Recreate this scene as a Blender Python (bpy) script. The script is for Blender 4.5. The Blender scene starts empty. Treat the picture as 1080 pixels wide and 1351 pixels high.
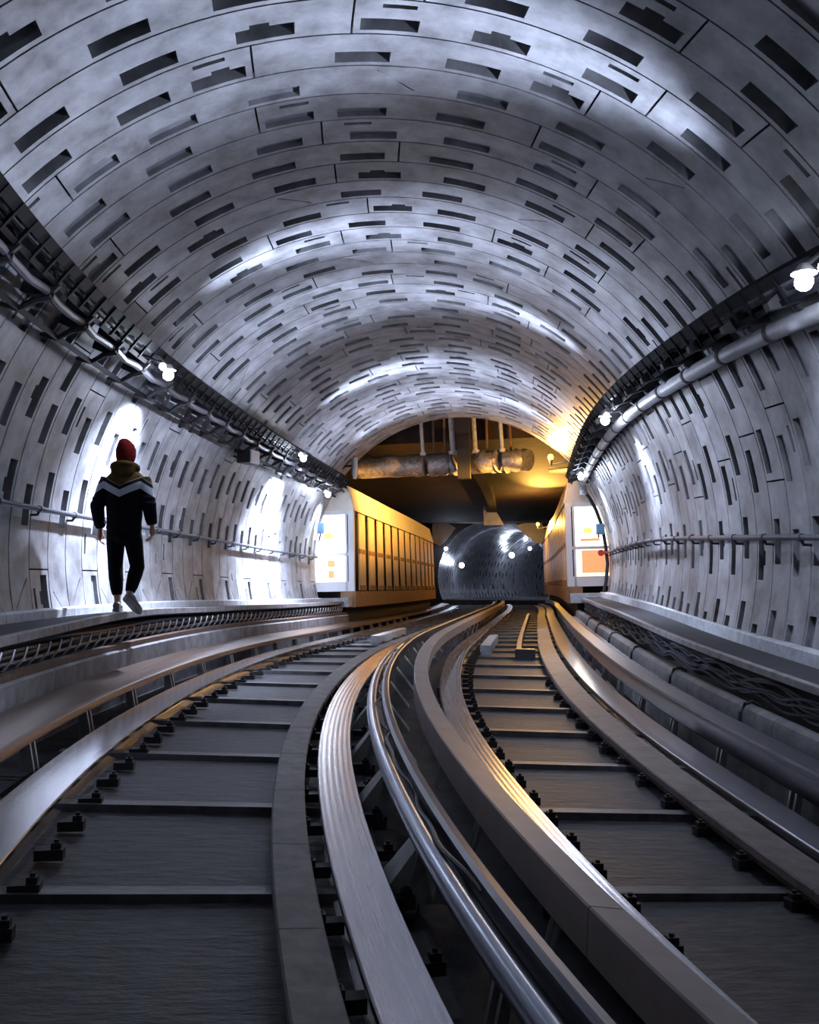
import bpy, bmesh, math, random
import numpy as np
from mathutils import Vector, Matrix
random.seed(7); rng = np.random.RandomState(7)
SC = bpy.context.scene; COL = SC.collection
pi = math.pi; rad = math.radians

# ------------------------------------------------------------------ alignment of the tunnel
Z0 = 1.9                                     # lifts the track bed to about z = 0.3
KN = [-2.4, 2.4, 6.0, 9.6, 13.2, 17.4, 22.8, 28.8]
KAP = [.03442, .03739, .04094, .02925, .01687, .00355, -.00022, .0]
VV = [-.29171, -.17668, -.02051, .06765, .11903, .09927, .06611, .03491]
TT = [-.07057, -.05918, -.03472, -.01764, .00073, .01811, .03248, .04656]
RR = [-.35144, -.19456, -.01994, .08948, .10316, .05713, -.03914, -.15381]
RB = 3.6                                     # inner radius of the bore
def sm(S, v):
    S = np.asarray(S, float); v = np.array(v); K = np.array(KN); m = np.gradient(v, K)
    i = np.clip(np.searchsorted(K, S)-1, 0, 6); hh = K[i+1]-K[i]; t = np.clip((S-K[i])/hh, 0, 1)
    return (2*t**3-3*t**2+1)*v[i]+(t**3-2*t**2+t)*hh*m[i]+(-2*t**3+3*t**2)*v[i+1]+(t**3-t**2)*hh*m[i+1]
_st = np.arange(-12, 130, .02)
_k = np.interp(_st, KN, KAP)
_k = np.where(_st > 28.8, 0, _k)
_k = np.where((_st > 30) & (_st < 45), -.0032, _k)
_k = np.where(_st > 59, .026, _k)
_psi = np.cumsum(_k)*.02; _psi = _psi-np.interp(0, _st, _psi)-.34238
_X = np.cumsum(np.sin(_psi)*.02); _Y = np.cumsum(np.cos(_psi)*.02)
_X = _X-np.interp(0, _st, _X)+1.29318; _Y = _Y-np.interp(0, _st, _Y)
_Zc = .0087*_st+.00004*_st**2+sm(_st, VV); _T = sm(_st, TT); _R = sm(_st, RR)
_Zc = np.where(_st > 28.8, np.interp(28.8, _st, _Zc)+(_st-28.8)*.002, _Zc)
_T = np.where(_st > 40, np.interp(_st, [40, 60], [TT[-1], 0]), _T)
_R = np.where(_st > 28.8, RR[-1]*np.clip(1-(_st-28.8)/12, 0, 1), _R)
def fr(s):
    i = min(max((s+12)/.02, 0), len(_st)-2); k = int(i); f = i-k
    g = lambda A: A[k]+(A[k+1]-A[k])*f
    return g(_X), g(_Y), g(_psi), g(_Zc), g(_T), g(_R)
def W(s, u, h, free=False):
    X, Y, p, z, t, r = fr(s)
    if not free and h < -.3 and u > .5: u = u+(u-.5)/2.5*r
    c, q = math.cos(t), math.sin(t)
    u, h = u*c-h*q, u*q+h*c
    return Vector((X+u*math.cos(p), Y-u*math.sin(p), z+h+Z0))
def WF(s, u, h): return W(s, u, h, True)
def heading(s): return fr(s)[2]

# ------------------------------------------------------------------ camera, world, exposure
cam = bpy.data.objects.new('camera', bpy.data.cameras.new('camera')); COL.objects.link(cam)
cam.data.sensor_fit = 'VERTICAL'; cam.data.sensor_height = 36; cam.data.lens = 1200.65/1351*36
cam.data.clip_end = 300; cam.data.clip_start = .05
cam.matrix_world = Matrix.Translation((0, 0, -.29626+Z0)) @ Matrix.Rotation(pi/2+.082, 4, 'X') @ Matrix.Rotation(.01103, 4, 'Z')
SC.camera = cam
wd = bpy.data.worlds.new('world'); SC.world = wd; wd.use_nodes = True
wd.node_tree.nodes['Background'].inputs[0].default_value = (.004, .004, .006, 1)
wd.node_tree.nodes['Background'].inputs[1].default_value = .3
SC.view_settings.view_transform = 'Standard'; SC.view_settings.look = 'None'
SC.view_settings.exposure = 0.0; SC.view_settings.gamma = 1; SC.view_settings.use_curve_mapping = False
COOL = (.66, .76, 1.0); SODIUM = (1.0, .50, .10)
LAMPS = [(10.08, -2.497, 1.814), (17.04, -2.452, 1.892), (5.60, 2.525, 1.786), (12.36, 2.694, 1.718), (19.3, 2.85, 1.66)]
def point(loc, power, col, r=.06, name='lamp_or_added_light'):
    l = bpy.data.lights.new(name, 'POINT'); l.energy = power; l.color = col; l.shadow_soft_size = r
    o = bpy.data.objects.new(name, l); COL.objects.link(o); o.location = loc; return o
def fan(s, u, h, power, col, ang=150, sx=.32, up=.12, r=.05, out=1):
    """tunnel lamp with a trough reflector: a fan of light across the bore"""
    l = bpy.data.lights.new('lamp_or_added_light', 'SPOT'); l.energy = power; l.color = col; l.shadow_soft_size = r
    l.spot_size = rad(ang); l.spot_blend = 1.
    o = bpy.data.objects.new('lamp_or_added_light', l); COL.objects.link(o); p = heading(s)
    d = Vector((math.cos(p), -math.sin(p), 0))*(-out if u > 0 else out)+Vector((0, 0, up)); d.normalize()
    x = Vector((math.sin(p), math.cos(p), 0)); z = -d; y = z.cross(x).normalized(); x = y.cross(z)
    o.matrix_world = Matrix(((x.x*sx, y.x, z.x, 0), (x.y*sx, y.y, z.y, 0), (x.z*sx, y.z, z.z, 0), (0, 0, 0, 1)))
    o.matrix_world.translation = WF(s, u, h); return o
def spot(loc, to, power, col, ang, blend=.6, r=.05):
    l = bpy.data.lights.new('lamp_or_added_light', 'SPOT'); l.energy = power; l.color = col; l.shadow_soft_size = r
    l.spot_size = ang; l.spot_blend = blend
    o = bpy.data.objects.new('lamp_or_added_light', l); COL.objects.link(o); o.location = loc
    o.rotation_euler = (Vector(to)-Vector(loc)).to_track_quat('-Z', 'Y').to_euler(); return o
# the row of tunnel lamps goes on behind the camera
for s, u, h in [(3.1, -2.5, 1.85), (-3.8, -2.5, 1.85), (-1.2, 2.5, 1.8)]:
    point(WF(s, u, h), 13, COOL, .08)

# ------------------------------------------------------------------ materials
def mat(name, col, rough=.6, metal=0., noise=None, bump=0., nscale=6., spec=.5, emit=None, estr=0., streak=None, su=False, col2=None, detail=6., rvar=0.):
    m = bpy.data.materials.new(name); m.use_nodes = True; nt = m.node_tree; N = nt.nodes; L = nt.links
    b = N['Principled BSDF']; b.inputs['Base Color'].default_value = (*col, 1); b.inputs['Roughness'].default_value = rough
    b.inputs['Metallic'].default_value = metal; b.inputs['Specular IOR Level'].default_value = spec
    if emit: b.inputs['Emission Color'].default_value = (*emit, 1); b.inputs['Emission Strength'].default_value = estr
    if noise or bump:
        if su:
            tc = N.new('ShaderNodeAttribute'); tc.attribute_name = 'su'; src = tc.outputs['Vector']
        else:
            tc = N.new('ShaderNodeTexCoord'); src = tc.outputs['Object']
        if streak:
            mp = N.new('ShaderNodeMapping'); mp.inputs['Scale'].default_value = streak; L.new(src, mp.inputs['Vector']); src = mp.outputs[0]
        n = N.new('ShaderNodeTexNoise'); n.inputs['Scale'].default_value = nscale; n.inputs['Detail'].default_value = detail; n.inputs['Roughness'].default_value = .62
        L.new(src, n.inputs['Vector'])
        if noise:
            r = N.new('ShaderNodeValToRGB'); r.color_ramp.elements[0].position = .32; r.color_ramp.elements[1].position = .7
            c2 = col2 or tuple(min(1, c*(1+noise)) for c in col)
            r.color_ramp.elements[0].color = (*[c*(1-noise) for c in col], 1); r.color_ramp.elements[1].color = (*c2, 1)
            L.new(n.outputs['Fac'], r.inputs['Fac']); L.new(r.outputs['Color'], b.inputs['Base Color'])
        if rvar:
            mr = N.new('ShaderNodeMapRange'); mr.inputs['To Min'].default_value = rough-rvar; mr.inputs['To Max'].default_value = rough+rvar
            L.new(n.outputs['Fac'], mr.inputs['Value']); L.new(mr.outputs['Result'], b.inputs['Roughness'])
        if bump:
            bp = N.new('ShaderNodeBump'); bp.inputs['Strength'].default_value = bump; bp.inputs['Distance'].default_value = .02
            L.new(n.outputs['Fac'], bp.inputs['Height']); L.new(bp.outputs['Normal'], b.inputs['Normal'])
    return m
def grooved(name, col, rough, n_grooves, metal=1., gs=.1):
    """rolled running strip: fine grooves along the rail, in (s, u) coordinates stored on the mesh"""
    m = mat(name, col, rough, metal, noise=.05, nscale=3., su=True, streak=(.25, 30, 30), rvar=.02)
    nt = m.node_tree; N = nt.nodes; L = nt.links; b = N['Principled BSDF']
    at = N.new('ShaderNodeAttribute'); at.attribute_name = 'su'; sp = N.new('ShaderNodeSeparateXYZ'); L.new(at.outputs['Vector'], sp.inputs[0])
    mu = N.new('ShaderNodeMath'); mu.operation = 'MULTIPLY'; mu.inputs[1].default_value = n_grooves*2*pi/.25; L.new(sp.outputs['Y'], mu.inputs[0])
    sn = N.new('ShaderNodeMath'); sn.operation = 'SINE'; L.new(mu.outputs[0], sn.inputs[0])
    bp = N.new('ShaderNodeBump'); bp.inputs['Strength'].default_value = gs; bp.inputs['Distance'].default_value = .003
    L.new(sn.outputs[0], bp.inputs['Height']); L.new(bp.outputs['Normal'], b.inputs['Normal'])
    return m
M = {}
M['lining'] = mat('lining concrete', (.235, .235, .25), .5, noise=.45, nscale=3.4, bump=.2, spec=.45, detail=9, rvar=.1)
def tint(m, amt):
    nt = m.node_tree; N = nt.nodes; L = nt.links; b = N['Principled BSDF']; src = b.inputs['Base Color'].links[0].from_socket
    oi = N.new('ShaderNodeObjectInfo'); mr = N.new('ShaderNodeMapRange'); mr.inputs['To Min'].default_value = 1-amt; mr.inputs['To Max'].default_value = 1+amt*.6
    L.new(oi.outputs['Random'], mr.inputs['Value']); mx = N.new('ShaderNodeMix'); mx.data_type = 'RGBA'; mx.blend_type = 'MULTIPLY'; mx.inputs['Factor'].default_value = 1
    L.new(src, mx.inputs['A']); L.new(mr.outputs['Result'], mx.inputs['B']); L.new(mx.outputs['Result'], b.inputs['Base Color'])
tint(M['lining'], .2)
M['pocket_shade'] = mat('shaded pocket floor', (.008, .008, .010), .9, noise=.5, nscale=9)  # pocket floors coloured near black: the shade of the recess is painted in
M['shell'] = mat('dark shell', (.03, .03, .035), .9)
M['kerb'] = mat('pale kerb concrete', (.46, .47, .50), .7, noise=.25, nscale=9, bump=.2)
M['walk'] = mat('walkway asphalt', (.028, .028, .036), .8, noise=.3, nscale=14, bump=.3)
M['edge'] = mat('worn edge board', (.21, .195, .195), .65, noise=.3, nscale=9, bump=.2)
M['slab'] = mat('grimy bed slab', (.05, .048, .054), .55, noise=.85, nscale=4.2, bump=.8, streak=(4.5, 1.2, 1), su=True, rvar=.12)
M['sleeper'] = mat('worn sleeper bar', (.13, .125, .13), .45, noise=.5, nscale=6, bump=.3, streak=(4, 1, 1), su=True, rvar=.1)
M['invert'] = mat('invert concrete', (.05, .05, .055), .8, noise=.5, nscale=4, bump=.4)
M['strip_white'] = grooved('polished running strip', (.92, .93, .95), .17, 5, gs=.015)
M['strip_grey'] = grooved('grooved running strip', (.58, .57, .59), .27, 7)
M['band'] = mat('concrete guard band', (.20, .185, .185), .62, noise=.3, nscale=8, bump=.25)
M['band_brown'] = mat('brown guard band', (.17, .135, .125), .55, noise=.3, nscale=8, bump=.2)
M['rust_side'] = mat('rusted steel side', (.10, .06, .045), .7, .4, noise=.4, nscale=12)
M['beige'] = mat('beige cover board', (.40, .33, .30), .5, noise=.12, nscale=5, bump=.05)
M['steel'] = mat('dark worn steel', (.13, .125, .14), .38, .85, noise=.35, nscale=4, su=True, streak=(.8, 30, 30), rvar=.1)
M['bar_brown'] = mat('brown oxidised bar', (.15, .105, .085), .36, .75, noise=.35, nscale=3, su=True, streak=(.8, 25, 25), rvar=.1)
M['tube'] = mat('blue grey steel tube', (.36, .39, .46), .28, .9, noise=.2, nscale=3, su=True, streak=(.8, 20, 20))
M['iron'] = mat('black iron', (.022, .021, .024), .62)
M['bracket'] = mat('galvanised bracket', (.42, .42, .43), .45, .6, noise=.2, nscale=12)
M['gusset'] = mat('pale support gusset', (.44, .45, .42), .6, noise=.2, nscale=10)
M['cable'] = mat('black cable sheath', (.014, .014, .018), .55)
M['cable_grey'] = mat('grey cable sheath', (.07, .075, .09), .5)
M['tray'] = mat('dark cable ladder', (.004, .004, .006), .7, spec=.15)
M['pipe'] = mat('painted grey pipe', (.34, .34, .36), .4, .2, noise=.2, nscale=7)
M['rail'] = mat('handrail pipe', (.08, .08, .10), .5, .2)
M['bulb'] = mat('white lamp glass', (1, 1, 1), .3, emit=(.80, .88, 1), estr=120)
M['bulb_far'] = mat('white lamp glass far', (1, 1, 1), .3, emit=(.86, .92, 1), estr=8)
M['sodium'] = mat('sodium lamp glass', (1, .6, .2), .3, emit=(1, .46, .07), estr=4)
M['dark'] = mat('near black brown', (.02, .016, .014), .8)  # even near-black brown shared by walls, beam and backing panels
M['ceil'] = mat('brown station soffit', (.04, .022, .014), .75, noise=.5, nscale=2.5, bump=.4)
M['duct'] = mat('crinkled foil duct lagging', (.30, .27, .26), .38, .5, noise=.45, nscale=12, bump=1.0, detail=10)
M['whitebar'] = mat('white painted hanger', (.6, .58, .55), .6, noise=.3, nscale=10)
M['fascia'] = mat('cream fascia panel', (.70, .64, .56), .45, noise=.08, nscale=4)
M['wood'] = mat('golden fin panel', (.62, .46, .26), .4, .0, noise=.25, nscale=5, streak=(3, 3, .5))
M['brown'] = mat('brown base beam', (.26, .15, .08), .6, noise=.3, nscale=7, bump=.2)
M['frame'] = mat('white window frame', (.75, .76, .80), .45)
M['pane'] = mat('lit window pane', (.9, .88, .86), .2, emit=(1.0, .94, .86), estr=2.2)
M['pane_low'] = mat('lit lower pane', (.9, .8, .7), .2, emit=(1.0, .82, .62), estr=1.3)
M['orange'] = mat('orange board behind glass', (.8, .35, .15), .4, emit=(1.0, .42, .16), estr=.75)
M['yellow'] = mat('yellow notice', (.9, .7, .1), .4, emit=(1, .78, .15), estr=1.2)
M['far'] = mat('silvery far lining', (.36, .37, .41), .3, .55, noise=.25, nscale=2, bump=.1)
M['portal'] = mat('portal steel panel', (.45, .46, .5), .3, .7, noise=.2, nscale=3, bump=.2)
M['bluebox'] = mat('pale blue box', (.22, .42, .62), .4)
M['red'] = mat('red valve', (.5, .03, .03), .4)
M['skin'] = mat('skin', (.45, .27, .2), .5)
M['trouser'] = mat('black joggers', (.004, .004, .007), .85, bump=.3, nscale=25)
M['beanie'] = mat('red knit beanie', (.11, .006, .006), .85, noise=.25, nscale=60, bump=.6)
M['shoe'] = mat('grey sneaker', (.14, .135, .125), .6, noise=.15, nscale=30)
M['sole'] = mat('pale sole', (.16, .16, .16), .6)
M['olive'] = mat('olive hood fabric', (.065, .04, .012), .85, bump=.3, nscale=40)
M['concrete'] = mat('ledge concrete', (.17, .165, .175), .7, noise=.4, nscale=5, bump=.35)
M['trough'] = mat('trough lid concrete', (.11, .108, .112), .7, noise=.45, nscale=6, bump=.4)
M['net'] = mat('blue grey cable', (.045, .055, .085), .4)

# ------------------------------------------------------------------ mesh helpers
class MB:
    def __init__(s): s.v = []; s.f = []; s.su = []
    def add(s, vs, fs, su=None):
        o = len(s.v); s.v += [tuple(p) for p in vs]; s.f += [tuple(i+o for i in f) for f in fs]
        s.su += list(su) if su else [(0, 0, 0)]*len(vs)
    def build(s, name, m, parent=None, smooth=True, angle=35):
        off = Vector(parent['_o']) if parent is not None and '_o' in parent else Vector((0, 0, 0))
        me = bpy.data.meshes.new(name); me.from_pydata([tuple(Vector(p)-off) for p in s.v], [], s.f)
        bm = bmesh.new(); bm.from_mesh(me); bmesh.ops.recalc_face_normals(bm, faces=bm.faces); bm.to_mesh(me); bm.free()
        a = me.attributes.new('su', 'FLOAT_VECTOR', 'POINT'); a.data.foreach_set('vector', np.array(s.su, np.float32).ravel())
        if smooth:
            me.polygons.foreach_set('use_smooth', [True]*len(me.polygons)); me.set_sharp_from_angle(angle=rad(angle))
        me.materials.append(m if not isinstance(m, str) else M[m])
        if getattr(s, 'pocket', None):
            me.materials.append(M['pocket_shade'])
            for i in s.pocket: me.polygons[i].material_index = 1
        o = bpy.data.objects.new(name, me); COL.objects.link(o)
        if parent is not None: o.parent = parent; o['_o'] = tuple(off)
        return o
    def sweep(s, prof, s0, s1, ds=.25, fn=W, closed=True, taper=None):
        n = max(1, int(round((s1-s0)/ds))); k = len(prof); vs = []; su = []
        for i in range(n+1):
            ss = s0+(s1-s0)*i/n
            for (u, h) in prof: vs.append(fn(ss, u, h)); su.append((ss, u, h))
        fs = []
        for i in range(n):
            for j in range(k if closed else k-1):
                a = i*k+j; b = i*k+(j+1) % k; fs.append((a, b, b+k, a+k))
        if closed: fs.append(tuple(range(k-1, -1, -1))); fs.append(tuple(n*k+j for j in range(k)))
        s.add(vs, fs, su); return s
    def cbox(s, s0, s1, u0, u1, h0, h1, ds=.3, fn=W, bev=0):
        if bev:
            p = [(u0+bev, h0), (u1-bev, h0), (u1, h0+bev), (u1, h1-bev), (u1-bev, h1), (u0+bev, h1), (u0, h1-bev), (u0, h0+bev)]
        else: p = [(u0, h0), (u1, h0), (u1, h1), (u0, h1)]
        return s.sweep(p, s0, s1, ds, fn)
    def tube(s, pts, r, n=8, cap=True):
        pts = [Vector(p) for p in pts]; vs = []; su = []; d = 0
        for i, p in enumerate(pts):
            t = (pts[min(i+1, len(pts)-1)]-pts[max(i-1, 0)]).normalized()
            ref = Vector((0, 0, 1)) if abs(t.z) < .9 else Vector((1, 0, 0))
            a = t.cross(ref).normalized(); b = a.cross(t); rr = r[i] if isinstance(r, (list, tuple)) else r
            if i: d += (p-pts[i-1]).length
            for j in range(n):
                an = 2*pi*j/n; vs.append(p+a*math.cos(an)*rr+b*math.sin(an)*rr); su.append((d, j/n*.2, 0))
        fs = []
        for i in range(len(pts)-1):
            for j in range(n): fs.append((i*n+j, i*n+(j+1) % n, (i+1)*n+(j+1) % n, (i+1)*n+j))
        if cap: fs.append(tuple(range(n-1, -1, -1))); fs.append(tuple((len(pts)-1)*n+j for j in range(n)))
        s.add(vs, fs, su); return s
    def wtube(s, u, h, s0, s1, r, ds=.4, n=8, fn=W, wob=None):
        k = max(2, int((s1-s0)/ds)+1); P = []
        for i in range(k):
            ss = s0+(s1-s0)*i/(k-1); du, dh = wob(ss) if wob else (0, 0); P.append(fn(ss, u+du, h+dh))
        return s.tube(P, r, n)
    def box(s, c, d, rot=None):
        x, y, z = [q/2 for q in d]; vs = [Vector(p) for p in [(-x,-y,-z),(x,-y,-z),(x,y,-z),(-x,y,-z),(-x,-y,z),(x,-y,z),(x,y,z),(-x,y,z)]]
        if rot is not None: vs = [rot @ v for v in vs]
        s.add([Vector(c)+v for v in vs], [(0,3,2,1),(4,5,6,7),(0,1,5,4),(1,2,6,5),(2,3,7,6),(3,0,4,7)]); return s
    def ball(s, c, r, n=10, m=7, sc=(1, 1, 1)):
        vs = []; fs = []; c = Vector(c)
        for i in range(m+1):
            a = pi*i/m
            for j in range(n):
                b = 2*pi*j/n; vs.append(c+Vector((r*sc[0]*math.sin(a)*math.cos(b), r*sc[1]*math.sin(a)*math.sin(b), r*sc[2]*math.cos(a))))
        for i in range(m):
            for j in range(n): fs.append((i*n+j, (i+1)*n+j, (i+1)*n+(j+1) % n, i*n+(j+1) % n))
        s.add(vs, fs); return s
    def plate(s, pts, off):
        """a polygon given thickness along vector off"""
        n = len(pts); pts = [Vector(p) for p in pts]; off = Vector(off)
        s.add(pts+[p+off for p in pts], [tuple(range(n-1, -1, -1)), tuple(range(n, 2*n))]+[(i, (i+1) % n, n+(i+1) % n, n+i) for i in range(n)]); return s
def tag(o, label, cat, group=None):
    o['label'] = label; o['category'] = cat
    if group: o['group'] = group
    return o
def struct(o): o['kind'] = 'structure'; return o
def thing(name, loc, label, cat, group=None):
    o = bpy.data.objects.new(name, None); COL.objects.link(o); o.location = loc; o['_o'] = tuple(loc); o.empty_display_size = .2
    return tag(o, label, cat, group)
def tangent(s): p = heading(s); return Vector((math.sin(p), math.cos(p), 0))
def lateral(s): p = heading(s); return Vector((math.cos(p), -math.sin(p), 0))

# ------------------------------------------------------------------ the bored tunnel: shell and ring segments with pockets
RW = 16.45/39; S_END = 22.43
def ring_segment(mb, s0, s1, a0, a1, sl0, sl1, slots, smalls, bumps, R=RB, D=.25, gap=.008, step=2.6):
    """one lining segment: inner face on radius R with pockets D deep; a0..a1 degrees, slanted ends"""
    F = [0, .13, .24, .45, .55, .90, 1]
    br = {a0, a1}
    for c in slots: br |= {c-3.3, c+3.3}
    for c in smalls: br |= {c-1.9, c+1.9}
    for c in bumps: br |= {c-1.1, c+1.1}
    br = sorted(b for b in br if a0 <= b <= a1); A = [br[0]]
    for b in br[1:]:
        if b-A[-1] < .05: continue
        n = max(1, int(math.ceil((b-A[-1])/step))); st = A[-1]
        for q in range(1, n+1): A.append(st+(b-st)*q/n)
    na = len(A)-1; nf = len(F)-1
    def rec(i, j):
        if i < 0 or j < 0 or i >= na or j >= nf: return None
        c = (A[i]+A[i+1])/2
        if j == 4: return any(abs(c-k) < 3.3 for k in slots)
        if j == 1: return any(abs(c-k) < 1.9 for k in smalls)
        if j == 3: return any(abs(c-k) < 1.1 for k in bumps)
        return False
    ids = {}; vs = []; su = []; fs = []; pk = []
    ga = math.degrees(gap/R)
    def V(i, j, d):
        k = (i, j, d)
        if k not in ids:
            a = A[i]; f = F[j]
            if i == 0: a = a0+sl0*(f-.5)+ga
            if i == na: a = a1+sl1*(f-.5)-ga
            ss = s0+gap+(s1-s0-2*gap)*f; r = R+d
            ids[k] = len(vs); vs.append(WF(ss, r*math.cos(rad(a)), r*math.sin(rad(a)))); su.append((ss, a*.06, 0))
        return ids[k]
    for i in range(na):
        for j in range(nf):
            d = D if rec(i, j) else 0
            if d: pk.append(len(fs))
            fs.append((V(i, j, d), V(i+1, j, d), V(i+1, j+1, d), V(i, j+1, d)))
            for (ii, jj, p, q) in ((i-1, j, (i, j), (i, j+1)), (i+1, j, (i+1, j), (i+1, j+1)), (i, j-1, (i, j), (i+1, j)), (i, j+1, (i, j+1), (i+1, j+1))):
                r2 = rec(ii, jj)
                if r2 is None: fs.append((V(*p, d), V(*q, d), V(*q, .05+d), V(*p, .05+d)))
                elif d and not r2: fs.append((V(*p, 0), V(*q, 0), V(*q, D), V(*p, D)))
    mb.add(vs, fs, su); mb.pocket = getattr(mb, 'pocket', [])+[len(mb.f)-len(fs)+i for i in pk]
def ring_layout(k):
    """joints (angle, slant) of ring k and its pockets, as in a staggered segmental lining"""
    off = [0, 8.5, -6, 12, 3, -9][k % 6]
    base = [-24, 20, 60, 99, 142, 187, 206]
    J = []
    for n, b in enumerate(base):
        if n in (0, len(base)-1): J.append((b, 0)); continue
        sl = 0
        if n == 5: sl = [7, -7, 0][k % 3]; b = [192, 190, 186][k % 3]; J.append((b, sl)); continue
        if n in (2, 3) and k % 5 == 2: sl = 7 if n == 2 else -7
        if n == 4 and k % 7 == 3: sl = 6
        J.append((b+off+rng.uniform(-2, 2), sl))
    sh = (1.1 if k % 2 else -1.0)+rng.uniform(-.6, .6)
    cs = [94.2-13.333*j+sh for j in range(-9, 10)]
    slots = []; smalls = []; bumps = []
    for c in cs:
        for (a, sl) in J:
            m = 3.3+.9+abs(sl)/2*.8
            if abs(c-a) < m: c = a+(m if c >= a else -m)
        if all(abs(c-q) > 7 for q in slots):
            slots.append(c)
            if rng.rand() < .2: bumps.append(c+rng.uniform(-1, 1))
    for n, (a, sl) in enumerate(J[1:-1]):
        if rng.rand() < .7:
            c = a+(5 if rng.rand() < .6 else -5)
            if all(abs(c-q) > 7 for q, _ in J if q != a): smalls.append(c)
    return J, slots, smalls, bumps
def ring_into(mb_fn, k, s0, s1, **kw):
    J, slots, smalls, bumps = ring_layout(k)
    shallow = k % 9 in (2, 3, 4, 5)                    # pockets of these rings are made shallow
    kw = dict(kw, D=.045 if shallow else .2)
    for n in range(len(J)-1):
        a0, l0 = J[n]; a1, l1 = J[n+1]
        i0 = a0+abs(l0)/2+.5; i1 = a1-abs(l1)/2-.5
        ok = lambda L, w: [c for c in L if i0 < c-w and c+w < i1]
        mb_fn(n)(s0, s1, a0, a1, l0, l1, ok(slots, 3.3), ok(smalls, 1.9), ok(bumps, 1.1), **kw)
shell = MB()
P = [((RB+.34)*math.cos(rad(a)), (RB+.34)*math.sin(rad(a))) for a in np.linspace(-60, 240, 61)]
shell.sweep(P, -8, S_END, .6, WF, closed=False)
wall = struct(shell.build('wall_tunnel', 'shell'))
stuff = MB()
for k in range(-32, 39):
    s0 = 5.98+RW*k; s1 = s0+RW
    if s0 >= 4.2:
        def fn(n):
            def g(*a, **kw):
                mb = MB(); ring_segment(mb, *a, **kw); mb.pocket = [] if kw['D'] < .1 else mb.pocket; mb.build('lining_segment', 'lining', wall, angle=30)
            return g
        ring_into(fn, k, s0, s1)
    else:
        ring_into(lambda n: (lambda *a, **kw: ring_segment(stuff, *a, step=6, **kw)), k, s0, s1)
so = stuff.build('lining_segments_beyond_view', 'lining', wall, angle=30); so['kind'] = 'stuff'

# ------------------------------------------------------------------ invert, bed slabs, sleeper bars
mb = MB(); mb.sweep([(-3.5, -1.74), (3.5, -1.74), (3.5, -2.0), (-3.5, -2.0)], -6, 62, .8)
floor = struct(mb.build('floor', 'invert'))
S_SL = [4.44+1.27*i for i in range(-5, 29)]
for (u0, u1) in ((-2.28, -.02), (.56, 2.50)):
    for i, ss in enumerate(S_SL[:-1]):
        dz = rng.uniform(-.006, .006)
        mb = MB(); mb.cbox(ss+.045, ss+1.27-.055, u0+.1, u1-.1, -1.74, -1.665+dz, .32, bev=.006); mb.build('bed_slab', 'slab', floor)
        mb = MB(); mb.cbox(ss-.045, ss+.045, u0, u1, -1.73, -1.625+dz*.5, .09, bev=.008); mb.build('sleeper_bar', 'sleeper', floor)

# ------------------------------------------------------------------ running strips, guard bands
S0, S1 = -2.0, 47.0
def hbeam(u0, u1, top, base=-1.665):
    """rolled section: flange, web, foot"""
    c = (u0+u1)/2; w = (u1-u0)
    return [(u0+.006, top), (u1-.006, top), (u1, top-.006), (u1, top-.03), (c+.03, top-.04), (c+.03, base+.03), (c+w*.42, base+.018), (c+w*.42, base),
            (c-w*.42, base), (c-w*.42, base+.018), (c-.03, base+.03), (c-.03, top-.04), (u0, top-.03), (u0, top-.006)]
def clips(parent, u, side, s0, s1, ds, h=-1.625, name='rail_clip'):
    first = None
    s = s0
    while s < s1:
        R = Matrix.Rotation(-heading(s), 3, 'Z')
        mb = MB(); c = W(s, u, h)
        mb.box(c, (.13, .07, .05), R); mb.box(c+R @ Vector((side*.03, 0, .035)), (.045, .045, .035), R); mb.tube([c+R @ Vector((side*.03, 0, .05)), c+R @ Vector((side*.03, 0, .066))], .012, 6)
        mb.build(name, 'iron', parent); s += ds
def strip(name, u0, u1, top, m, label, group=None):
    t = thing(name, W(4, (u0+u1)/2, -1.66), label, 'running rail')
    mb = MB(); mb.sweep(hbeam(u0, u1, top), S0, S1, .2); mb.build('running_surface', m, t)
    return t
st1 = strip('running_strip', -2.11, -1.83, -1.525, 'strip_white', 'bright polished running rail farthest left, beside the brown guide bar')
clips(st1, -1.72, 1, 3.6, 20, .423)
st2 = strip('running_strip', -.432, -.205, -1.49, 'strip_grey', 'pale grooved running rail in the centre, right of the grey segmented band')
clips(st2, -.475, -1, 2.2, 15, .6, -1.60); clips(st2, -.13, 1, 2.5, 14, .6)
st3 = strip('running_strip', .593, .816, -1.505, 'strip_grey', 'grey running rail with an orange sheen, right of the beige boxed beam')
clips(st3, .90, 1, 3.8, 17, .423)
st4 = strip('running_strip', 2.162, 2.405, -1.505, 'strip_white', 'bright polished running rail on the right, beside the brown guard band')
def band(name, u0, u1, top, bot, m, seg, ph, s0, s1, label, cat, gap=.006, bev=.008, pm=None):
    t = thing(name, W(4, (u0+u1)/2, bot), label, cat); s = s0+ph
    mb = MB(); mb.cbox(s0, s1, u0+.02, u1-.012, bot, top-.035, .3); mb.build('bearer', pm or 'rust_side', t)
    while s < s1:
        mb = MB(); mb.cbox(s+gap/2, s+seg-gap/2, u0, u1, top-.055, top, .2, bev=bev); mb.build('band_block', m, t); s += seg
    return t
b1 = band('guard_band', -.69, -.51, -1.515, -1.66, 'band', .93, .2, S0, 40, 'grey segmented guard band curving along the left side of the central rail', 'guard rail')
b2 = band('guard_band', 1.864, 2.115, -1.535, -1.62, 'band_brown', 1.45, .4, S0, 44, 'brown segmented guard band beside the right-hand polished rail', 'guard rail')
clips(b2, 1.86, -1, 3.2, 12, .55, -1.64)
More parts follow.
